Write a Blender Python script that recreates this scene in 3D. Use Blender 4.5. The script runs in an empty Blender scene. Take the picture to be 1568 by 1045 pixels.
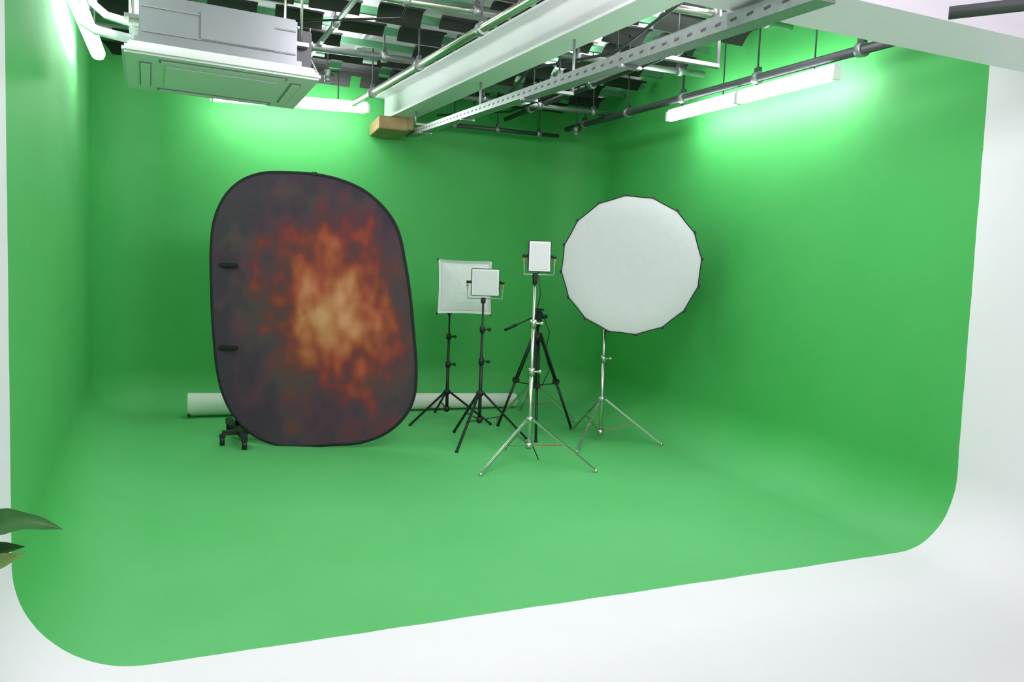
import bpy, bmesh, math, random
from mathutils import Vector, Matrix
random.seed(4)
scn = bpy.context.scene
scn.view_settings.view_transform = 'Standard'
scn.view_settings.look = 'None'
V = Vector

# ------------------------------------------------------------------ materials
def new_mat(name):
    m = bpy.data.materials.new(name); m.use_nodes = True
    nt = m.node_tree
    return m, nt, nt.nodes['Principled BSDF']

def mat(name, col, rough=0.5, metal=0.0, var=0.06, scale=6.0, emit=None, es=0.0, bump=0.0, spec=0.5):
    m, nt, b = new_mat(name)
    N, L = nt.nodes, nt.links
    tc = N.new('ShaderNodeTexCoord')
    no = N.new('ShaderNodeTexNoise'); no.inputs['Scale'].default_value = scale
    no.inputs['Detail'].default_value = 4
    L.new(tc.outputs['Object'], no.inputs['Vector'])
    mx = N.new('ShaderNodeMix'); mx.data_type = 'RGBA'
    c = list(col)
    mx.inputs[6].default_value = [max(0, x*(1-var)) for x in c]+[1]
    mx.inputs[7].default_value = [min(1, x*(1+var)) for x in c]+[1]
    L.new(no.outputs['Fac'], mx.inputs[0])
    L.new(mx.outputs[2], b.inputs['Base Color'])
    b.inputs['Roughness'].default_value = rough
    b.inputs['Metallic'].default_value = metal
    b.inputs['Specular IOR Level'].default_value = spec
    if emit:
        b.inputs['Emission Color'].default_value = list(emit)+[1]
        b.inputs['Emission Strength'].default_value = es
    if bump:
        bp = N.new('ShaderNodeBump'); bp.inputs['Strength'].default_value = bump
        bp.inputs['Distance'].default_value = 0.01
        L.new(no.outputs['Fac'], bp.inputs['Height']); L.new(bp.outputs[0], b.inputs['Normal'])
    return m

def cyc_mat():
    m, nt, b = new_mat('chroma_green_and_white_paint')
    N, L = nt.nodes, nt.links
    g = N.new('ShaderNodeNewGeometry')
    s = N.new('ShaderNodeSeparateXYZ'); L.new(g.outputs['Position'], s.inputs[0])
    def math_(op, a, bb, c=None):
        n = N.new('ShaderNodeMath'); n.operation = op
        for i, v in enumerate((a, bb, c)):
            if v is None: continue
            if isinstance(v, (int, float)): n.inputs[i].default_value = v
            else: L.new(v, n.inputs[i])
        return n.outputs[0]
    no = N.new('ShaderNodeTexNoise'); no.inputs['Scale'].default_value = 4
    no.inputs['Detail'].default_value = 6
    L.new(g.outputs['Position'], no.inputs['Vector'])
    edge = math_('MULTIPLY_ADD', s.outputs[0], -0.0225, -2.793)
    d = math_('ADD', s.outputs[1], edge)
    d = math_('MULTIPLY_ADD', no.outputs['Fac'], 0.022, d)
    isg = math_('GREATER_THAN', d, 0.011)
    n2 = N.new('ShaderNodeTexNoise'); n2.inputs['Scale'].default_value = 1.3
    n2.inputs['Detail'].default_value = 6; n2.inputs['Roughness'].default_value = 0.6
    L.new(g.outputs['Position'], n2.inputs['Vector'])
    gm = N.new('ShaderNodeMix'); gm.data_type = 'RGBA'
    gm.inputs[6].default_value = (0.048, 0.41, 0.078, 1)
    gm.inputs[7].default_value = (0.088, 0.48, 0.125, 1)
    L.new(n2.outputs['Fac'], gm.inputs[0])
    # the green turns unevenly paler towards the floor
    mr = N.new('ShaderNodeMapRange'); mr.inputs[1].default_value = 0.25; mr.inputs[2].default_value = 0.0
    mr.inputs[3].default_value = 0.0; mr.inputs[4].default_value = 0.75
    L.new(s.outputs[2], mr.inputs[0])
    pale_mix = math_('MULTIPLY_ADD', n2.outputs['Fac'], 0.6, 0.35)
    pale_mix = math_('MULTIPLY', pale_mix, mr.outputs[0])
    dm = N.new('ShaderNodeMix'); dm.data_type = 'RGBA'
    L.new(pale_mix, dm.inputs[0]); L.new(gm.outputs[2], dm.inputs[6])
    dm.inputs[7].default_value = (0.155, 0.54, 0.215, 1)
    wm = N.new('ShaderNodeMix'); wm.data_type = 'RGBA'
    wm.inputs[6].default_value = (0.83, 0.80, 0.85, 1)
    wm.inputs[7].default_value = (0.88, 0.85, 0.90, 1)
    L.new(n2.outputs['Fac'], wm.inputs[0])
    fm = N.new('ShaderNodeMix'); fm.data_type = 'RGBA'
    L.new(isg, fm.inputs[0]); L.new(wm.outputs[2], fm.inputs[6]); L.new(dm.outputs[2], fm.inputs[7])
    L.new(fm.outputs[2], b.inputs['Base Color'])
    b.inputs['Roughness'].default_value = 0.6
    bp = N.new('ShaderNodeBump'); bp.inputs['Strength'].default_value = 0.15
    bp.inputs['Distance'].default_value = 0.02
    L.new(n2.outputs['Fac'], bp.inputs['Height']); L.new(bp.outputs[0], b.inputs['Normal'])
    return m

def backdrop_mat():
    m, nt, b = new_mat('mottled_backdrop_cloth')
    N, L = nt.nodes, nt.links
    tc = N.new('ShaderNodeTexCoord')
    def mapping(loc, sc):
        n = N.new('ShaderNodeMapping'); n.inputs['Location'].default_value = loc
        n.inputs['Scale'].default_value = sc
        L.new(tc.outputs['Object'], n.inputs['Vector']); return n.outputs[0]
    def noise(sc, det, rough, vec, dist=0.0):
        n = N.new('ShaderNodeTexNoise'); n.inputs['Scale'].default_value = sc
        n.inputs['Detail'].default_value = det; n.inputs['Roughness'].default_value = rough
        n.inputs['Distortion'].default_value = dist
        L.new(vec, n.inputs['Vector']); return n.outputs['Fac']
    def math_(op, a, bb, c=None):
        n = N.new('ShaderNodeMath'); n.operation = op
        for i, v in enumerate((a, bb, c)):
            if v is None: continue
            if isinstance(v, (int, float)): n.inputs[i].default_value = v
            else: L.new(v, n.inputs[i])
        return n.outputs[0]
    ln = N.new('ShaderNodeVectorMath'); ln.operation = 'LENGTH'
    L.new(mapping((-0.10, 0, -0.93), (1.08, 0, 0.84)), ln.inputs[0])
    rad = ln.outputs['Value']
    n1 = noise(3.4, 1.5, 0.5, mapping((3, 1, 2), (1, 1, 0.85)), 0.0)
    n2 = noise(6.5, 1.5, 0.5, mapping((7, 0, 5), (1.2, 1, 0.8)), 0.0)
    v = math_('MULTIPLY_ADD', rad, -0.88, 0.88)
    v = math_('MULTIPLY_ADD', n1, 0.75, v); v = math_('SUBTRACT', v, 0.375)
    v = math_('MULTIPLY_ADD', n2, 0.80, v); v = math_('SUBTRACT', v, 0.40)
    r = N.new('ShaderNodeValToRGB'); L.new(v, r.inputs[0])
    cr = r.color_ramp; cr.interpolation = 'LINEAR'
    cr.elements[0].position = 0.0; cr.elements[0].color = (0.064, 0.046, 0.066, 1)
    cr.elements[1].position = 1.0; cr.elements[1].color = (0.72, 0.30, 0.17, 1)
    for p, c in ((0.20, (0.095, 0.056, 0.074, 1)), (0.36, (0.14, 0.052, 0.060, 1)), (0.48, (0.26, 0.052, 0.042, 1)),
                 (0.62, (0.42, 0.095, 0.048, 1)), (0.78, (0.54, 0.17, 0.08, 1))):
        e = cr.elements.new(p); e.color = c
    n3 = noise(2.6, 3, 0.5, mapping((11, 4, 9), (1, 1, 1)))
    dark = N.new('ShaderNodeMix'); dark.data_type = 'RGBA'; dark.blend_type = 'MULTIPLY'
    cr2 = N.new('ShaderNodeValToRGB'); L.new(n3, cr2.inputs[0])
    cr2.color_ramp.elements[0].position = .38; cr2.color_ramp.elements[0].color = (1.0, 0.76, 1.0, 1)
    cr2.color_ramp.elements[1].position = .62; cr2.color_ramp.elements[1].color = (0.95, 1.02, 0.95, 1)
    dark.inputs[0].default_value = 0.8
    L.new(r.outputs[0], dark.inputs[6]); L.new(cr2.outputs[0], dark.inputs[7])
    L.new(dark.outputs[2], b.inputs['Base Color'])
    b.inputs['Roughness'].default_value = 0.8
    b.inputs['Specular IOR Level'].default_value = 0.25
    return m

M_CYC = cyc_mat()
M_BACK = backdrop_mat()
M_BLACK = mat('black_plastic', (0.012, 0.012, 0.013), 0.45)
M_BLKCLOTH = mat('black_fabric', (0.016, 0.016, 0.018), 0.9, bump=0.3, scale=40)
M_SILVER = mat('satin_aluminium', (0.62, 0.60, 0.55), 0.32, 1.0)
M_GALV = mat('galvanised_steel', (0.36, 0.37, 0.38), 0.45, 0.8, var=0.25, scale=25)
M_DARKST = mat('dark_steel', (0.10, 0.105, 0.11), 0.5, 0.6)
M_WHITE = mat('white_paint', (0.86, 0.83, 0.87), 0.5, var=0.04)
M_PLAST = mat('white_plastic', (0.80, 0.80, 0.81), 0.4)
M_ACBODY = mat('zinc_sheet', (0.38, 0.39, 0.42), 0.4, 0.6, var=0.08)
M_GREY = mat('grey_plastic', (0.28, 0.29, 0.30), 0.5)
M_DIFF = mat('diffuser_cloth', (0.67, 0.63, 0.69), 0.8, var=0.03, bump=0.25, scale=14)
M_DIFF2 = mat('led_diffuser', (0.72, 0.68, 0.73), 0.35, var=0.02)
M_SOFT = mat('silver_lined_diffuser', (0.78, 0.81, 0.80), 0.6, var=0.08, bump=0.4, scale=14)
M_SEAM = mat('white_seam_tape', (0.70, 0.73, 0.72), 0.6)
M_PAPER = mat('paper', (0.91, 0.86, 0.84), 0.7, var=0.03)
M_ORANGE = mat('amber_knob', (0.60, 0.24, 0.03), 0.4)
M_RED = mat('red_brace', (0.45, 0.12, 0.08), 0.4)
M_TUBE = mat('fluorescent_glow', (1, 1, 1), 0.4, emit=(0.95, 0.98, 1.0), es=34)
M_WOOD = mat('raw_plywood', (0.42, 0.27, 0.13), 0.7, var=0.35, scale=12)
M_DECKG = mat('green_primed_steel', (0.10, 0.30, 0.15), 0.5, var=0.2)
M_DECKW = mat('pale_roof_sheet', (0.85, 0.82, 0.86), 0.5, var=0.1, scale=4)
M_PLATE = mat('black_rubber_slat', (0.022, 0.020, 0.020), 0.6, var=0.4, scale=3)
M_LEAF = mat('leaf_green', (0.024, 0.11, 0.022), 0.42, var=0.7, scale=22, spec=0.25)
M_LEAF2 = mat('leaf_pale', (0.11, 0.22, 0.05), 0.45, var=0.7, scale=24, spec=0.25)
M_POT = mat('terracotta_brown', (0.16, 0.045, 0.02), 0.6, var=0.2)
M_SOIL = mat('potting_soil', (0.03, 0.02, 0.014), 0.95, var=0.5, scale=50)

# ------------------------------------------------------------------ mesh builder
class B:
    def __init__(s, name, mats):
        s.name, s.mats, s.bm = name, mats, bmesh.new()
    def mi(s, m):
        if m not in s.mats: s.mats.append(m)
        return s.mats.index(m)
    def _grid(s, rings, m, closed=True, smooth=True, caps=True):
        bm = s.bm; k = s.mi(m)
        vs = [[bm.verts.new(p) for p in r] for r in rings]
        n = len(rings[0])
        for a, b in zip(vs[:-1], vs[1:]):
            for i in range(n if closed else n-1):
                f = bm.faces.new((a[i], a[(i+1) % n], b[(i+1) % n], b[i])); f.material_index = k; f.smooth = smooth
        if caps and closed:
            for r in (vs[0][::-1], vs[-1]):
                f = bm.faces.new(r); f.material_index = k
        return vs
    def tube(s, pts, r, m, seg=10, caps=True):
        pts = [V(p) for p in pts]
        if not hasattr(r, '__len__'): r = [r]*len(pts)
        rings = []; prev = None
        for i, p in enumerate(pts):
            t = (pts[min(i+1, len(pts)-1)]-pts[max(i-1, 0)]).normalized()
            if prev is None:
                a = t.orthogonal().normalized()
            else:
                a = (prev - t*prev.dot(t)).normalized()
            prev = a; b = t.cross(a)
            rings.append([p+(a*math.cos(x)+b*math.sin(x))*r[i] for x in [2*math.pi*j/seg for j in range(seg)]])
        s._grid(rings, m, caps=caps)
    def cyl(s, a, b, r, m, seg=12, r2=None):
        s.tube([a, b], [r, r if r2 is None else r2], m, seg)
    def box(s, c, size, m, rot=None, bev=0.0):
        mt = Matrix.Translation(V(c)) @ (rot.to_4x4() if rot else Matrix.Identity(4)) @ Matrix.Diagonal((*size, 1))
        t = bmesh.new(); bmesh.ops.create_cube(t, size=1, matrix=mt)
        if bev: bmesh.ops.bevel(t, geom=t.edges[:], offset=bev, segments=2, affect='EDGES')
        s._merge(t, m)
    def sphere(s, c, r, m, sc=(1, 1, 1)):
        t = bmesh.new()
        bmesh.ops.create_uvsphere(t, u_segments=14, v_segments=8, radius=r, matrix=Matrix.Translation(V(c)) @ Matrix.Diagonal((*sc, 1)))
        s._merge(t, m, True)
    def _merge(s, t, m, smooth=False):
        k = s.mi(m); mp = {}
        for v in t.verts: mp[v] = s.bm.verts.new(v.co)
        for f in t.faces:
            g = s.bm.faces.new([mp[v] for v in f.verts]); g.material_index = k; g.smooth = smooth
        t.free()
    def poly(s, pts, m, smooth=False):
        f = s.bm.faces.new([s.bm.verts.new(p) for p in pts]); f.material_index = s.mi(m); f.smooth = smooth
        return f
    def bar(s, a, b, w, h, m, up=V((0, 0, 1))):
        a, b = V(a), V(b); t = (b-a).normalized(); x = t.cross(up).normalized(); z = x.cross(t)
        R = Matrix((x, t, z)).transposed()
        s.box((a+b)/2, (w, (b-a).length, h), m, R)
    def done(s, loc=(0, 0, 0), rotz=0.0, fix=True):
        if fix: bmesh.ops.recalc_face_normals(s.bm, faces=s.bm.faces)
        M = Matrix.Translation(V(loc)) @ Matrix.Rotation(rotz, 4, 'Z')
        s.bm.transform(M.inverted())
        me = bpy.data.meshes.new(s.name); s.bm.to_mesh(me); s.bm.free()
        for m in s.mats: me.materials.append(m)
        o = bpy.data.objects.new(s.name, me); o.matrix_world = M
        scn.collection.objects.link(o)
        return o

# ------------------------------------------------------------------ camera
yaw, pitch, roll = math.radians(22.0), math.radians(4.08), math.radians(2.0)
Fh = V((math.sin(yaw), math.cos(yaw), 0)); R0 = V((math.cos(yaw), -math.sin(yaw), 0)); Z = V((0, 0, 1))
F = Fh*math.cos(pitch)-Z*math.sin(pitch); U0 = Fh*math.sin(pitch)+Z*math.cos(pitch)
R = R0*math.cos(roll)+U0*math.sin(roll); U = U0*math.cos(roll)-R0*math.sin(roll)
cam = bpy.data.cameras.new('camera'); co = bpy.data.objects.new('camera', cam)
mw = Matrix((R, U, -F)).transposed().to_4x4(); mw.translation = V((0, 0, 1.35)); co.matrix_world = mw
cam.sensor_width = 36; cam.lens = 26.4; cam.clip_start = 0.02
scn.collection.objects.link(co); scn.camera = co

# ------------------------------------------------------------------ cyclorama shell
H = 3.6; CR = 0.4; RC = 0.55
corners = [V((-0.53, 2.1, 0)), V((-1.05, 8.3, 0)), V((4.33, 8.3, 0)), V((3.48, -1.5, 0))]
path = []
def seg_n(a, b):
    t = (b-a).normalized(); return V((t.y, -t.x, 0))
def fillet(a, c, b, r, n=14):
    t1 = (a-c).normalized(); t2 = (b-c).normalized()
    ang = t1.angle(t2); d = r/math.tan(ang/2)
    p1 = c+t1*d; cen = p1+seg_n(a, c)*r
    v1 = (p1-cen); p2 = c+t2*d; v2 = p2-cen
    res = []
    tot = v1.angle(v2)
    for i in range(n+1):
        q = Matrix.Rotation(-tot*i/n, 4, 'Z') @ v1
        res.append((cen+q, -q.normalized()))
    return res
def lin(p, q, n, nn, wid):
    for i in range(n): path.append((p.lerp(q, i/n), nn, wid))
f1 = fillet(corners[0], corners[1], corners[2], RC); f2 = fillet(corners[1], corners[2], corners[3], RC)
lin(corners[0], f1[0][0], 8, seg_n(corners[0], corners[1]), 'wall_left')
for i, (p, n) in enumerate(f1): path.append((p, n, 'wall_left' if i < 7 else 'wall_back'))
q = f1[-1][0]; path.pop(); lin(q, f2[0][0], 8, seg_n(corners[1], corners[2]), 'wall_back')
for i, (p, n) in enumerate(f2): path.append((p, n, 'wall_back' if i < 7 else 'wall_right'))
q = f2[-1][0]; path.pop(); lin(q, corners[3], 12, seg_n(corners[2], corners[3]), 'wall_right')
path.append((corners[3], seg_n(corners[2], corners[3]), 'wall_right'))

for w in ('wall_left', 'wall_back', 'wall_right'):
    b = B(w, [M_CYC])
    idx = [i for i, p in enumerate(path) if p[2] == w]
    cols = idx + ([idx[-1]+1] if idx[-1]+1 < len(path) else [])
    rings = [[path[i][0]+Z*z for i in cols] for z in (H, 2.6, 1.6, 1.0, CR)]
    b._grid(rings, M_CYC, closed=False, caps=False)
    b.done(fix=False)
b = B('floor', [M_CYC])
rings = []
NS = 24
for k in range(NS+1):
    a = math.pi/2*k/NS
    rings.append([p+n*(CR*(1-math.cos(a)))+Z*(CR*(1-math.sin(a))) for p, n, w in path])
vs = b._grid(rings, M_CYC, closed=False, caps=False)
ext = [b.bm.verts.new(p) for p in ((3.0, -3, 0), (-3.2, -3, 0), (-3.2, 2.1, 0), (-0.53, 2.1, 0))]
f = b.bm.faces.new(vs[-1]+ext)
bmesh.ops.triangulate(b.bm, faces=[f])
cap = [b.bm.verts.new(r[0]) for r in rings]+[b.bm.verts.new((-0.53, 2.1, 0))]
b.bm.faces.new(cap)
b.done(fix=False)
b = B('wall_front_return', [M_WHITE])
b.box((-1.87, 2.16, H/2), (2.66, 0.12, H), M_WHITE); b.done()

# ------------------------------------------------------------------ ceiling
b = B('ceiling', [M_DECKW, M_DECKG])
y = 2.4; prof = []
while y < 8.35:
    prof += [(y, H), (y+0.12, H), (y+0.15, H+0.07), (y+0.27, H+0.07)]; y += 0.30
b._grid([[V((x, yy, zz)) for yy, zz in prof] for x in (-1.15, 4.45)], M_DECKW, closed=False, caps=False, smooth=False)
b.done()
b = B('ceiling_slat_grid', [M_PLATE, M_DECKG, M_WHITE])
yy = 3.0; row = 0
while yy < 8.1:
    b.box((1.62, yy-0.20, H-0.09), (5.2, 0.03, 0.06), M_DECKG)
    x = -0.85 + (0.22 if row % 2 else 0)
    while x < 4.0:
        if random.random() > 0.08:
            ta = math.radians(random.uniform(8, 28)); L_ = random.uniform(.34, .41); D_ = random.uniform(.16, .20)
            rr = []
            for j in range(7):
                s_ = j/6-0.5; rr.append((s_, H-0.17+0.04*(1-4*s_*s_)))
            up = [[V((x+sx*L_, yy+s_*D_*math.cos(ta), zz-s_*math.sin(ta)*D_)) for s_, zz in rr] for sx in (-.5, .5)]
            rings = [u + [p+V((0, 0, .015)) for p in u[::-1]] for u in up]
            b._grid(rings, M_PLATE, smooth=False)
        x += 0.50
    yy += 0.42; row += 1
for x in (-0.45, 0.55, 1.3, 2.8, 3.4):
    b.box((x, 5.6, H-0.02), (0.04, 5.2, 0.04), M_WHITE)
b.done()

def hbeam(name, a, c, w, h, m):
    b = B(name, [m]); a, c = V(a), V(c)
    b.bar(a+Z*0.01, c+Z*0.01, w, 0.02, m); b.bar(a+Z*(h-0.01), c+Z*(h-0.01), w, 0.02, m)
    b.bar(a+Z*h/2, c+Z*h/2, 0.03, h-0.04, m)
    return b.done()
hbeam('steel_beam', (1.76, 8.25, 3.06), (2.63, 2.75, 3.06), 0.24, 0.30, M_WHITE)
b = B('steel_beam', [M_WHITE])
b.bar((-1.0, 2.44, 3.06), (3.80, 2.44, 3.06), 0.26, 1.08, M_WHITE)
b.bar((-1.0, 2.44, 2.515), (3.82, 2.44, 2.515), 0.32, 0.03, M_WHITE)
b.done()
b = B('beam_packing_block', [M_WOOD]); 
b.box((1.74, 8.0, 2.99), (0.3, 0.5, 0.13), M_WOOD, bev=0.006)
b.box((1.92, 7.95, 3.0), (0.06, 0.4, 0.12), M_WOOD, bev=0.004); b.done()

# strut channel
b = B('cable_tray', [M_GALV])
a = V((2.0, 8.1, 2.96)); c = V((1.98, 2.1, 2.41))
t = (c-a).normalized(); x = t.cross(Z).normalized()
for s_ in (-1, 1):
    b.bar(a+x*0.04*s_, c+x*0.04*s_, 0.010, 0.06, M_GALV)
    b.bar(a+x*0.03*s_+Z*0.028, c+x*0.03*s_+Z*0.028, 0.026, 0.008, M_GALV)
b.bar(a-Z*0.026, c-Z*0.026, 0.08, 0.008, M_GALV)
nsl = 60
for i in range(nsl):
    p = a.lerp(c, (i+.5)/nsl)
    b.box(p+V((-0.0455, 0, 0)), (0.003, 0.035, 0.010), M_DARKST)
for i in range(4):
    p = a.lerp(c, (i+.5)/4.5)
    b.bar(p+x*0.06-Z*0.04, p-x*0.06-Z*0.04, 0.03, 0.015, M_GALV)
    bx = 1.76+(8.25-p.y)/5.5*0.87
    if abs(bx-p.x) > .1: b.bar(p+Z*0.04, V((bx, p.y, p.z+0.04)), 0.03, 0.02, M_GALV)
    b.cyl((bx, p.y, p.z+0.03), (bx, p.y, 3.07), 0.01, M_GALV, 6)
b.done()

def pipe(name, pts, r, m, rods=0, ztop=H-0.05, clamps=0):
    b = B(name, [m]); pts = [V(p) for p in pts]
    b.tube(pts, r, m, 12)
    a, c = pts[0], pts[-1]
    for i in range(max(rods, clamps)):
        p = a.lerp(c, (i+.5)/max(rods, clamps))
        t = (c-a).normalized()
        b.cyl(p-t*0.025, p+t*0.025, r*1.5, M_GALV, 12)
        b.box(p+Z*(r*1.8), (0.03, 0.05, 0.04), M_DARKST)
        if i < rods: b.cyl(p, (p.x, p.y, ztop), 0.007, M_DARKST, 6)
    return b.done()
pipe('ceiling_pipe', [(1.30, 7.6, 3.1), (1.95, 3.4, 3.1)], 0.03, M_SILVER, 4)
pipe('ceiling_pipe', [(3.87, 8.1, 3.22), (3.68, 3.1, 2.84)], 0.03, M_DARKST, 5)
pipe('ceiling_pipe', [(2.45, 8.1, 3.15), (2.95, 3.1, 3.0)], 0.025, M_GALV, 4)
pipe('ceiling_pipe', [(3.1, 8.1, 3.25), (3.4, 3.1, 3.15)], 0.025, M_DARKST, 4)
pipe('ceiling_pipe', [(2.2, 7.2, 3.2), (4.0, 7.1, 3.2)], 0.025, M_GALV, 3)
pipe('ceiling_pipe', [(2.5, 5.6, 3.22), (3.9, 5.5, 3.22)], 0.025, M_GALV, 3)
pipe('ceiling_pipe', [(2.6, 4.5, 3.28), (3.85, 4.4, 3.28)], 0.025, M_SILVER, 3)
pipe('ceiling_pipe', [(2.2, 7.95, 3.08), (3.7, 7.95, 3.1)], 0.022, M_DARKST, 3)
pipe('ceiling_pipe', [(-0.8, 6.7, 3.3), (1.7, 6.6, 3.3)], 0.03, M_GALV, 4)
pipe('ceiling_pipe', [(0.5, 5.3, 3.3), (2.0, 5.2, 3.3)], 0.025, M_SILVER, 3)
pipe('ceiling_pipe', [(0.75, 7.9, 3.36), (1.15, 3.2, 3.36)], 0.022, M_GALV, 4)
pipe('ceiling_pipe', [(2.39, 1.95, 2.36), (3.45, 0.75, 2.36)], 0.022, M_DARKST, 2)
b = B('electrical_conduit', [M_DARKST])
b.tube([(2.3, 8.1, 3.2), (2.55, 7.0, 3.05), (2.5, 6.0, 3.2), (2.75, 5.0, 3.1), (2.8, 3.4, 3.3)], 0.012, M_DARKST, 8)
b.tube([(2.9, 8.1, 3.3), (2.8, 7.2, 3.12), (3.2, 6.4, 3.25), (3.0, 5.6, 3.15), (3.5, 4.8, 3.3), (3.5, 3.3, 3.3)], 0.010, M_BLACK, 8)
b.tube([(0.2, 7.9, 3.4), (0.9, 7.2, 3.25), (0.6, 6.3, 3.38), (1.3, 5.6, 3.3), (1.2, 4.4, 3.4)], 0.010, M_BLACK, 8)
b.done()

def fluo(name, a, c, top=H-0.12, n=2, r=0.034):
    b = B(name, [M_TUBE, M_WHITE]); a, c = V(a), V(c); t = (c-a).normalized()
    for i in range(n):
        p, q = a.lerp(c, i/n)+t*0.01, a.lerp(c, (i+1)/n)-t*0.01
        b.bar(p+Z*0.055, q+Z*0.055, 0.035, 0.03, M_WHITE)
        b.tube([p+t*0.03, q-t*0.03], r, M_TUBE, 12)
        for e in (p, q): b.bar(e-t*0.015+Z*0.01, e+t*0.015+Z*0.01, 0.06, 0.08, M_WHITE)
        for e in (.2, .8):
            w = p.lerp(q, e); b.cyl(w+Z*0.07, (w.x, w.y, top), 0.006, M_DARKST, 6)
    return b.done()
fluo('added_slat_glow', (3.80, 5.85, 2.91), (3.71, 3.80, 2.78))
fluo('added_slat_glow', (-0.02, 7.85, 3.06), (1.50, 7.85, 3.12), n=1, r=0.042)
fluo('added_slat_glow', (-0.72, 6.0, 2.85), (-0.66, 3.6, 2.85), r=0.045)
fluo('added_slat_glow', (3.05, 7.3, H-0.085), (3.15, 3.4, H-0.085), top=H, n=3, r=0.018)  # glowing tubes added above the slats to make bright ceiling gaps
fluo('added_slat_glow', (0.95, 7.3, H-0.085), (1.0, 4.6, H-0.085), top=H, n=2, r=0.018)  # another added run, only there to brighten the ceiling

def clampy(x, y, z):
    b = B('ceiling_sprinkler_clamp', [M_GALV])
    b.cyl((x, y, z), (x, y, H-0.1), 0.008, M_DARKST, 8)
    b.cyl((x, y, z-0.02), (x, y, z+0.05), 0.03, M_GALV, 12)
    b.cyl((x-0.05, y, z+0.02), (x+0.05, y, z+0.02), 0.016, M_DARKST, 10)
    b.sphere((x, y, z-0.03), 0.028, M_GALV); b.done()
clampy(3.75, 7.6, 3.1); clampy(2.5, 5.4, 2.98); clampy(0.95, 6.9, 3.15)

# ------------------------------------------------------------------ ceiling AC cassette
b = B('ceiling_air_conditioner', [M_PLAST])
cx, cy, zb = 0, 0, 2.42
b.box((cx, cy, zb+0.02), (0.95, 0.80, 0.04), M_PLAST, bev=0.012)
b.box((cx, cy, zb+0.05), (0.90, 0.75, 0.03), M_PLAST, bev=0.008)
b.box((cx, cy, zb-0.004), (0.56, 0.46, 0.012), M_PLAST, bev=0.004)
for s_ in (-1, 1):
    b.box((cx+s_*0.37, cy, zb-0.002), (0.055, 0.5, 0.008), M_GREY)
    b.box((cx, cy+s_*0.315, zb-0.002), (0.62, 0.05, 0.008), M_GREY)
    b.box((cx+s_*0.37, cy, zb-0.006), (0.045, 0.48, 0.008), M_PLAST)
    b.box((cx, cy+s_*0.315, zb-0.006), (0.60, 0.04, 0.008), M_PLAST)
b.box((cx-0.02, cy, zb+0.19), (0.76, 0.66, 0.25), M_ACBODY, bev=0.01)
b.box((cx-0.02, cy, zb+0.08), (0.80, 0.70, 0.03), M_ACBODY)
for zz in (0.13, 0.25): b.box((cx-0.02, cy-0.332, zb+zz), (0.74, 0.006, 0.008), M_GREY)
b.box((cx+0.06, cy-0.337, zb+0.2), (0.36, 0.012, 0.14), M_ACBODY, bev=0.003)
b.box((cx+0.40, cy-0.05, zb+0.19), (0.10, 0.4, 0.2), M_DARKST, bev=0.005)
b.box((cx-0.40, cy-0.2, zb+0.23), (0.09, 0.16, 0.16), M_WHITE, bev=0.01)
for sx in (-1, 1):
    for sy in (-1, 1):
        p = V((cx-0.02+sx*0.41, cy+sy*0.28, zb+0.2))
        b.cyl(p, (p.x, p.y, H-0.05), 0.007, M_SILVER, 6); b.box(p, (0.07, 0.05, 0.02), M_SILVER)
b.tube([(cx-0.42, cy-0.1, zb+0.22), (cx-0.55, cy-0.1, zb+0.24), (cx-0.62, cy+0.1, zb+0.35), (cx-0.62, cy+0.5, H-0.1)], 0.02, M_WHITE)
b.tube([(cx-0.42, cy+0.05, zb+0.18), (cx-0.60, cy+0.06, zb+0.2), (cx-0.68, cy+0.3, zb+0.3), (cx-0.68, cy+1.2, H-0.1)], 0.025, M_WHITE)
o = b.done(); o.location = (0.045, 4.57, 0); o.rotation_euler = (0, 0, math.radians(4))

# ------------------------------------------------------------------ collapsible backdrop
# outline in metres on its own plane (u across, v up)
ol = [(430,262),(487,265),(530,275),(565,292),(595,320),(613,352),(623,400),(630,450),(635,510),(638,560),(635,602),(620,635),(590,662),(550,677),(510,680),(460,683),(420,680),(385,665),(358,638),(340,603),(331,560),(327,500),(326,440),(327,380),(333,335),(349,300),(372,277),(400,265)]
pts = []
for px, py in ol:
    u = (px-482)/188.0; v = (684-py)/188.0+0.035*u
    pts.append((u-0.035*v, v+0.012))
def catmull(P, n=6):
    out = []; N_ = len(P)
    for i in range(N_):
        p0, p1, p2, p3 = [V((*P[(i+k-1) % N_], 0)) for k in range(4)]
        for j in range(n):
            t = j/n
            q = 0.5*((2*p1)+(-p0+p2)*t+(2*p0-5*p1+4*p2-p3)*t*t+(-p0+3*p1-3*p2+p3)*t**3)
            out.append((q.x, q.y))
    return out
pp = catmull(pts)
b = B('collapsible_backdrop', [M_BACK])
cu = V((0.02, 0, 1.1)); rings = []
for s_ in (1.0, 0.85, 0.6, 0.3, 0.05):
    rings.append([V((u, 0.035*(1-s_*s_), v)).lerp(V((cu.x, 0.035*(1-s_*s_), cu.z)), 1-s_) for u, v in pp])
b._grid(rings, M_BACK, caps=False); b.poly(rings[-1], M_BACK)
back = [[p+V((0, 0.012, 0)) for p in r] for r in rings]
b._grid(back, M_BLKCLOTH, caps=False); b.poly(back[-1], M_BLKCLOTH)
loop = [V((u, 0.006, v)) for u, v in pp]
tb = []
n = len(loop)
for i in range(n):
    t = (loop[(i+1) % n]-loop[i-1]).normalized(); nn = t.cross(V((0, 1, 0)))
    tb.append([loop[i]+(nn*math.cos(x)*0.014+V((0, 1, 0))*math.sin(x)*0.010) for x in [2*math.pi*j/8 for j in range(8)]])
tb.append(tb[0]); b._grid(tb, M_BLKCLOTH, caps=False)
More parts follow.
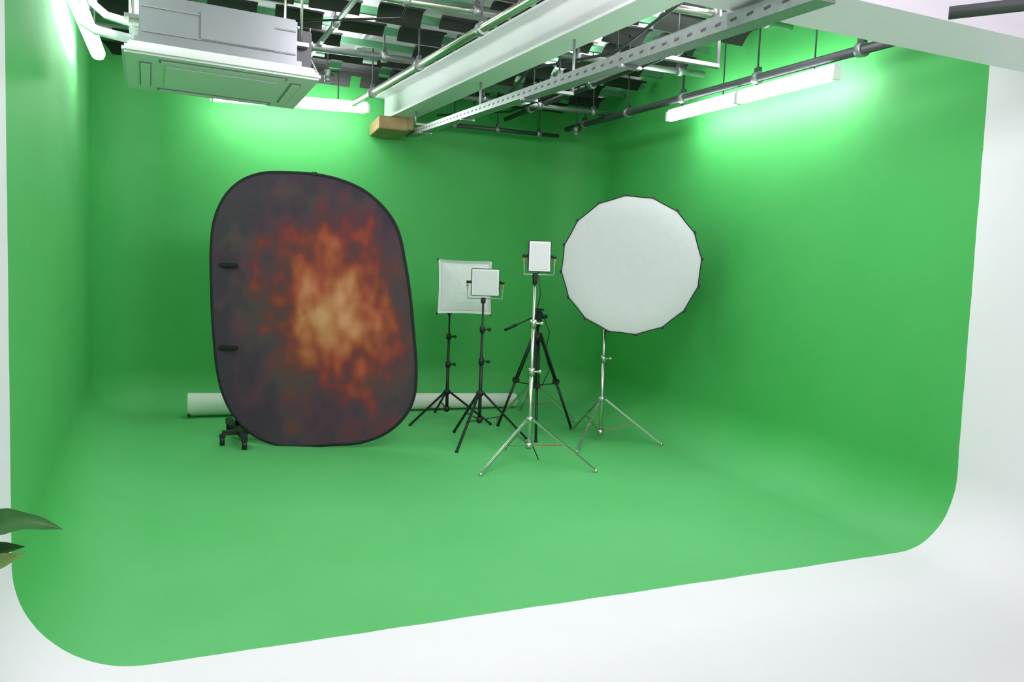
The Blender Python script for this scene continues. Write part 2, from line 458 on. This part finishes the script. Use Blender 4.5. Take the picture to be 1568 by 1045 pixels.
for vv in (1.49, 0.815): 
    b.box((-0.73, -0.012, vv), (0.15, 0.02, 0.03), M_BLACK, bev=0.004)
b.box((-0.05, 0.0, 2.245), (0.04, 0.03, 0.03), M_BLACK, bev=0.004)
me_o = b.done(fix=False)
me_o.location = (0.81, 6.17, -0.012); me_o.rotation_euler = (0, 0, -math.radians(22)); me_o.scale = (.985, .985, .982)
b = B('rolling_backdrop_stand', [M_BLACK])
b.bar((0.26, 6.20, 0.10), (0.16, 7.02, 0.10), 0.05, 0.04, M_BLACK)
b.bar((0.16, 6.64, 0.10), (0.75, 6.58, 0.10), 0.05, 0.04, M_BLACK)
b.bar((0.10, 6.40, 0.10), (0.30, 6.42, 0.10), 0.05, 0.035, M_BLACK)
for p in ((0.26, 6.20), (0.16, 7.02), (0.75, 6.58), (0.10, 6.40)):
    b.cyl((p[0]-0.018, p[1], 0.036), (p[0]+0.018, p[1], 0.036), 0.036, M_BLACK, 14)
    b.box((p[0], p[1], 0.075), (0.05, 0.05, 0.03), M_BLACK, bev=0.006)
b.cyl((0.22, 6.64, 0.10), (0.22, 6.64, 2.0), 0.016, M_BLACK)
for z in (1.46, 0.80): b.bar((0.22, 6.64, z), (0.13, 6.47, z), 0.025, 0.025, M_BLACK)
b.done()

# ------------------------------------------------------------------ paper roll
b = B('backdrop_paper_roll', [M_PAPER])
rings = []
seg = 56
for i in range(13):
    t = i/12; x = -0.19+3.39*t; R_ = 0.118*(1-t)+0.082*t
    ring = []
    for j in range(seg):
        a = -0.9+j/(seg-1)*2*math.pi*2.15
        rr = R_*(1-0.22*j/(seg-1))
        ring.append(V((x, 7.77+math.cos(a)*rr*1.0, R_+math.sin(a)*rr+0.002)))
    rings.append(ring)
b._grid(rings, M_PAPER, closed=False, caps=False)
b.box((-0.18, 7.70, 0.03), (0.02, 0.05, 0.03), M_BLACK, bev=0.004)
b.done(fix=False)

# ------------------------------------------------------------------ stands
def stand(b, c, angs, r, zh, zl, ztop, m, knob=M_BLACK, pr=0.013, rs=None, brace=None):
    cx, cy = c
    for i, a in enumerate(angs):
        a = math.radians(a); d = V((math.cos(a), math.sin(a), 0)); rr = rs[i] if rs else r
        hub = V((cx, cy, zh))+d*0.03; foot = V((cx, cy, 0.012))+d*rr
        side = d.cross(Z)
        for s_ in (-1, 1):
            b.bar(hub+side*0.006*s_, foot+side*0.006*s_, 0.006, 0.016, m)
        b.cyl(foot, foot-V((0, 0, 0.012)), 0.014, knob, 8)
        b.sphere(foot, 0.015, knob)
        mid = hub.lerp(foot, 0.5); low = V((cx, cy, zl))+d*0.025
        b.bar(low, mid, 0.012, 0.006, brace if (brace and i == 1) else m)
        b.cyl(mid-side*0.014, mid+side*0.014, 0.008, knob, 8)
    for z in (zh, zl):
        b.cyl((cx, cy, z-0.022), (cx, cy, z+0.022), 0.028, m, 12)
    b.cyl((cx, cy, zl-0.03), (cx, cy, zh+(ztop-zh)*0.35), pr*1.25, m)
    b.cyl((cx, cy, zh), (cx, cy, zh+(ztop-zh)*0.7), pr, m)
    b.cyl((cx, cy, zh), (cx, cy, ztop), pr*0.72, m)
    for q in (0.35, 0.7):
        z = zh+(ztop-zh)*q
        b.cyl((cx, cy, z-0.028), (cx, cy, z+0.028), pr*1.9, knob, 12)
        b.cyl((cx, cy, z), (cx+0.055, cy-0.015, z), 0.008, knob, 8); b.sphere((cx+0.06, cy-0.017, z), 0.016, knob)
    b.cyl((cx, cy, zh), (cx-0.04, cy-0.03, zh+0.01), 0.009, knob, 8)

def local_frame(c, ang, tilt=0.0):
    return Matrix.Translation(V(c)) @ Matrix.Rotation(-math.radians(ang), 4, 'Z') @ Matrix.Rotation(math.radians(tilt), 4, 'X')

def led_panel(b, c, ang, w, h, tilt=0):
    n0 = len(b.bm.verts)
    b.box((0, 0, 0), (w, 0.035, h), M_BLACK, bev=0.006)
    b.box((0, -0.018, 0), (w-0.012, 0.008, h-0.012), M_PLAST, bev=0.002)
    b.box((0, -0.023, 0), (w-0.04, 0.004, h-0.04), M_DIFF2)
    b.tube([(-w/2-0.028, 0, 0), (-w/2-0.028, 0, -h/2-0.02), (w/2+0.028, 0, -h/2-0.02), (w/2+0.028, 0, 0)], 0.006, M_GALV, 8)
    for s_ in (-1, 1):
        b.cyl((s_*(w/2), 0, 0), (s_*(w/2+0.04), 0, 0), 0.012, M_BLACK)
        b.cyl((s_*(w/2+0.02), 0, -0.03), (s_*(w/2+0.040), 0, -0.03), 0.008, M_ORANGE)
    b.box((w/2-0.006, -0.02, 0.02), (0.008, 0.004, h*0.8), M_BLACK)
    b.box((-0.02, 0.035, 0), (w*0.5, 0.04, h*0.5), M_BLACK, bev=0.004)
    b.bm.verts.ensure_lookup_table()
    M = local_frame(c, ang, tilt)
    for v in b.bm.verts[n0:]: v.co = M @ v.co

b = B('led_panel_light_on_stand', [M_SILVER])
stand(b, (2.27, 5.2), (207, 318, 88), 0.53, 0.35, 0.15, 1.40, M_SILVER, M_SILVER, brace=M_RED)
b.cyl((2.27, 5.2, 1.38), (2.27, 5.2, 1.45), 0.018, M_BLACK); b.box((2.27, 5.2, 1.44), (0.035, 0.035, 0.05), M_BLACK, bev=0.004)
led_panel(b, (2.30, 5.2, 1.59), 14, 0.175, 0.235)
cab = [(2.29, 5.2, 1.5), (2.33, 5.22, 1.3), (2.28, 5.24, 1.05), (2.33, 5.24, 0.8), (2.27, 5.22, 0.55), (2.28, 5.22, 0.2), (2.4, 5.3, 0.01)]
b.tube(cab, 0.004, M_BLACK, 6)
b.done(loc=(2.27, 5.2, 0))
b = B('led_panel_light_on_stand', [M_BLACK])
stand(b, (2.17, 6.06), (228, 5, 100), 0.46, 0.43, 0.2, 1.22, M_BLACK, M_BLACK, pr=0.012)
b.box((2.17, 6.06, 1.23), (0.035, 0.035, 0.05), M_BLACK, bev=0.004)
led_panel(b, (2.185, 6.06, 1.385), 16, 0.245, 0.235)
b.done(loc=(2.17, 6.06, 0))

b = B('square_softbox_light', [M_BLACK])
stand(b, (2.2, 7.12), (206, -41, 88), 0.47, 0.29, 0.12, 1.08, M_BLACK, M_BLACK, pr=0.013)
n0 = len(b.bm.verts)
S = 0.26
def sq(s_, y, n=8, bulge=0.0):
    out = []
    cs = [(-s_, -s_), (s_, -s_), (s_, s_), (-s_, s_)]
    for i in range(4):
        a, c = V((*cs[i], 0)), V((*cs[(i+1) % 4], 0))
        for j in range(n):
            q = a.lerp(c, j/n); k = 1-bulge*math.sin(math.pi*j/n)
            out.append(V((q.x*k, y, q.y*k)))
    return out
b._grid([sq(S, 0, bulge=.03), sq(S, -0.045, bulge=.03)], M_SILVER, caps=False)
rg = [sq(S, -0.045, bulge=.03), sq(S*0.88, -0.020, bulge=.02), sq(S*0.86, -0.028, bulge=.02), sq(S*0.55, -0.045), sq(S*0.2, -0.055)]
b._grid(rg, M_SOFT, caps=False, smooth=False); b.poly(rg[-1], M_SOFT)
for i in range(4):
    cs = [(-1, -1), (1, -1), (1, 1), (-1, 1)]
    p, q = cs[i], cs[(i+1) % 4]
    b.bar((p[0]*S*.87, -0.022, p[1]*S*.87), (q[0]*S*.87, -0.022, q[1]*S*.87), 0.006, 0.006, M_SEAM, up=V((0, 1, 0)))
b._grid([sq(S, 0, bulge=.03), sq(S*0.6, 0.16), sq(0.06, 0.26)], M_SILVER, caps=False)
b.cyl((0, 0.24, 0), (0, 0.36, 0), 0.07, M_BLACK)
for a_ in (-S, S):
    for z_ in (-S, S): b.sphere((a_, -0.01, z_), 0.012, M_BLACK)
b.bm.verts.ensure_lookup_table()
M = local_frame((2.29, 6.95, 1.335), 10, -4)
for v in b.bm.verts[n0:]: v.co = M @ v.co
b.cyl((2.2, 7.12, 1.06), (2.2, 7.12, 1.2), 0.02, M_BLACK); b.bar((2.2, 7.12, 1.18), (2.34, 7.25, 1.32), 0.03, 0.04, M_BLACK)
b.done(loc=(2.2, 7.12, 0))

b = B('parabolic_softbox_light', [M_SILVER])
stand(b, (3.24, 5.84), (221, 332, 91), 0.54, 0.39, 0.09, 1.42, M_SILVER, M_SILVER, brace=M_RED)
n0 = len(b.bm.verts)
Rr = 0.585
def oct_(s_, y, sub=4, sag=0.0):
    out = []
    for i in range(16):
        a0, a1 = [2*math.pi*(i+k+0.3)/16 for k in (0, 1)]
        p, q = V((math.cos(a0), 0, math.sin(a0)))*s_, V((math.cos(a1), 0, math.sin(a1)))*s_
        for j in range(sub):
            w = p.lerp(q, j/sub)*(1-sag*math.sin(math.pi*j/sub)); w.y = y; out.append(w)
    return out
SG = 0.004
rg = [oct_(Rr, 0, sag=SG), oct_(Rr*0.97, -0.006, sag=SG), oct_(Rr*0.7, 0.012), oct_(Rr*0.35, 0.018), oct_(Rr*0.06, 0.02)]
b._grid(rg, M_DIFF, caps=False); b.poly(rg[-1], M_DIFF)
b._grid([oct_(Rr, -0.002, sag=SG), oct_(Rr+0.008, -0.008, sag=SG), oct_(Rr+0.010, 0.03, sag=SG), oct_(Rr*0.8, 0.22), oct_(Rr*0.5, 0.38), oct_(0.08, 0.46)], M_BLKCLOTH, caps=False)
for i in range(16):
    a0 = 2*math.pi*(i+0.3)/16
    p = V((math.cos(a0), 0, math.sin(a0)))*(Rr+0.008)
    b.box(p, (0.030, 0.03, 0.020), M_BLACK, Matrix.Rotation(-a0+math.pi/2, 3, 'Y'), bev=0.004)
b.cyl((0, 0.44, 0), (0, 0.62, 0), 0.08, M_BLACK, 16)
b.bm.verts.ensure_lookup_table()
M = local_frame((3.305, 5.56, 1.57), 30, 2)
for v in b.bm.verts[n0:]: v.co = M @ v.co
b.bar((3.24, 5.84, 1.40), M @ V((0, 0.5, 0)), 0.04, 0.04, M_BLACK)
b.done(loc=(3.24, 5.84, 0))

b = B('light_stand', [M_SILVER])
stand(b, (3.10, 7.08), (200, 320, 80), 0.48, 0.36, 0.15, 1.1, M_SILVER, M_SILVER, brace=M_RED)
b.done(loc=(3.10, 7.08, 0))

b = B('video_tripod', [M_BLACK])
tc = V((2.82, 6.36, 0))
for a, rr in ((122, 0.42), (7, 0.42), (249, 0.44)):
    a = math.radians(a); d = V((math.cos(a), math.sin(a), 0)); side = d.cross(Z)
    hub = tc+Z*0.90+d*0.045; foot = tc+d*rr+Z*0.015; mid = hub.lerp(foot, 0.48)
    for s_ in (-1, 1): b.cyl(hub+side*0.018*s_, mid+side*0.018*s_, 0.009, M_BLACK, 8)
    b.box(mid, (0.06, 0.05, 0.05), M_BLACK, bev=0.008)
    b.cyl(mid, foot, 0.012, M_BLACK, 10); b.sphere(foot, 0.018, M_BLACK, (1, 1, .8))
    b.bar(tc+Z*0.45+d*0.02, hub.lerp(foot, 0.5), 0.012, 0.008, M_BLACK)
b.cyl(tc+Z*0.42, tc+Z*1.02, 0.015, M_BLACK)
b.cyl(tc+Z*0.42, tc+Z*0.47, 0.025, M_BLACK)
b.cyl(tc+Z*0.86, tc+Z*0.94, 0.06, M_BLACK, 16, 0.045)
b.cyl(tc+Z*1.0, tc+Z*1.06, 0.04, M_BLACK, 16); b.box(tc+Z*1.10, (0.07, 0.08, 0.08), M_BLACK, bev=0.01)
b.box(tc+Z*1.155, (0.07, 0.12, 0.02), M_BLACK, bev=0.004)
b.cyl(tc+V((0.05, 0, 1.09)), tc+V((0.09, 0, 1.09)), 0.018, M_BLACK)
h0 = tc+V((-0.03, 0, 1.09)); h1 = tc+V((-0.30, 0.07, 0.955))
b.cyl(h0, h1, 0.006, M_BLACK, 8); b.cyl(h0.lerp(h1, 0.6), h1, 0.013, M_BLACK, 10)
cb = [tc+V(p) for p in ((0.03, -.05, 1.1), (0.10, -.05, 0.95), (0.06, -.06, 0.75), (0.11, -.06, 0.6), (0.04, -.06, 0.45))]
b.tube(cb, 0.004, M_BLACK, 6)
b.done(loc=tc)

# ------------------------------------------------------------------ potted plant at the near left
b = B('potted_plant', [M_POT])
pc = V((-0.585, 1.60, -0.0))
b.tube([pc+Z*z for z in (0, .02, .5, .55, .585)], [.11, .12, .155, .165, .165], M_POT, 28)
b.cyl(pc+Z*0.58, pc+Z*0.59, 0.15, M_SOIL, 24)
def leaf(b, base, tip, w, droop, m, side=None):
    base, tip = V(base), V(tip); d = tip-base
    s0 = d.cross(Z).normalized() if side is None else V(side)
    s0 = (s0-d.normalized()*s0.dot(d.normalized())).normalized(); up = s0.cross(d).normalized()
    if up.z < 0: up = -up
    rows = []
    for i in range(17):
        t = i/16
        c = base+d*t+Z*(droop*4*t*(1-t))
        ww = w*math.sin(math.pi*min(1, t**0.8))**0.8 if 0 < t < 1 else 0.0008
        wv = 1+0.10*math.sin(t*23)
        rows.append([c+s0*ww*k*(wv if abs(k) > .9 else 1)+up*ww*0.3*abs(k)**1.5 for k in (-1, -.66, -.33, 0, .33, .66, 1)])
    b._grid(rows, m, closed=False, caps=False)
leaves = [((0.10, 0.0, .815), (0.335, -0.035, .875), .030, .040, M_LEAF, (0, .6, .5)), ((0.04, -.05, .71), (0.285, -0.08, .85), .034, .015, M_LEAF2, (0, .6, .6)),
          ((0.06, -.02, .775), (0.27, -0.01, .84), .026, .02, M_LEAF, (0, .5, .6)),
          ((-.05, .05, .85), (-.25, .18, 1.0), .05, .04, M_LEAF, None), ((0, -.08, .8), (-.02, -.33, .85), .05, .05, M_LEAF, None),
          ((-.06, -.02, .9), (-.3, -.1, 1.0), .05, .05, M_LEAF, None), ((.0, .08, .9), (.05, .30, 1.0), .05, .04, M_LEAF, None),
          ((0, 0, 1.0), (-.08, -.03, 1.3), .05, .0, M_LEAF, (1, -.2, 0)), ((-.02, .0, .95), (-.18, .10, 1.22), .05, .02, M_LEAF2, None)]
for ba, ti, w, dr, m, sd in leaves:
    b.tube([pc+Z*0.58, pc+V((ba[0]*.5, ba[1]*.5, (0.6+ba[2])/2)), pc+V(ba)], 0.005, M_LEAF2, 6)
    leaf(b, pc+V(ba), pc+V(ti), w, dr, m, sd)
b.done(loc=pc, fix=False)

# ------------------------------------------------------------------ lights
w = bpy.data.worlds.new('world'); scn.world = w; w.use_nodes = True
w.node_tree.nodes['Background'].inputs[0].default_value = (0.98, 0.97, 1.0, 1)
w.node_tree.nodes['Background'].inputs[1].default_value = 0.55
def area(name, loc, tgt, sx, sy, e, col=(1, 1, 1)):
    l = bpy.data.lights.new(name, 'AREA'); l.shape = 'RECTANGLE'; l.size = sx; l.size_y = sy; l.energy = e; l.color = col
    o = bpy.data.objects.new(name, l); o.location = loc
    o.rotation_euler = (V(tgt)-V(loc)).to_track_quat('-Z', 'Y').to_euler(); scn.collection.objects.link(o)
area('studio_ceiling_light', (0.4, 0.6, 3.3), (1.6, 4.5, 0.0), 2.4, 1.2, 75, (1.0, 0.95, 1.0))
area('added_set_fill', (1.9, 2.72, 3.05), (1.9, 7.0, 0.4), 1.8, 0.4, 62, (1.0, 0.94, 1.0))  # unseen fill added to brighten the set but not the front floor
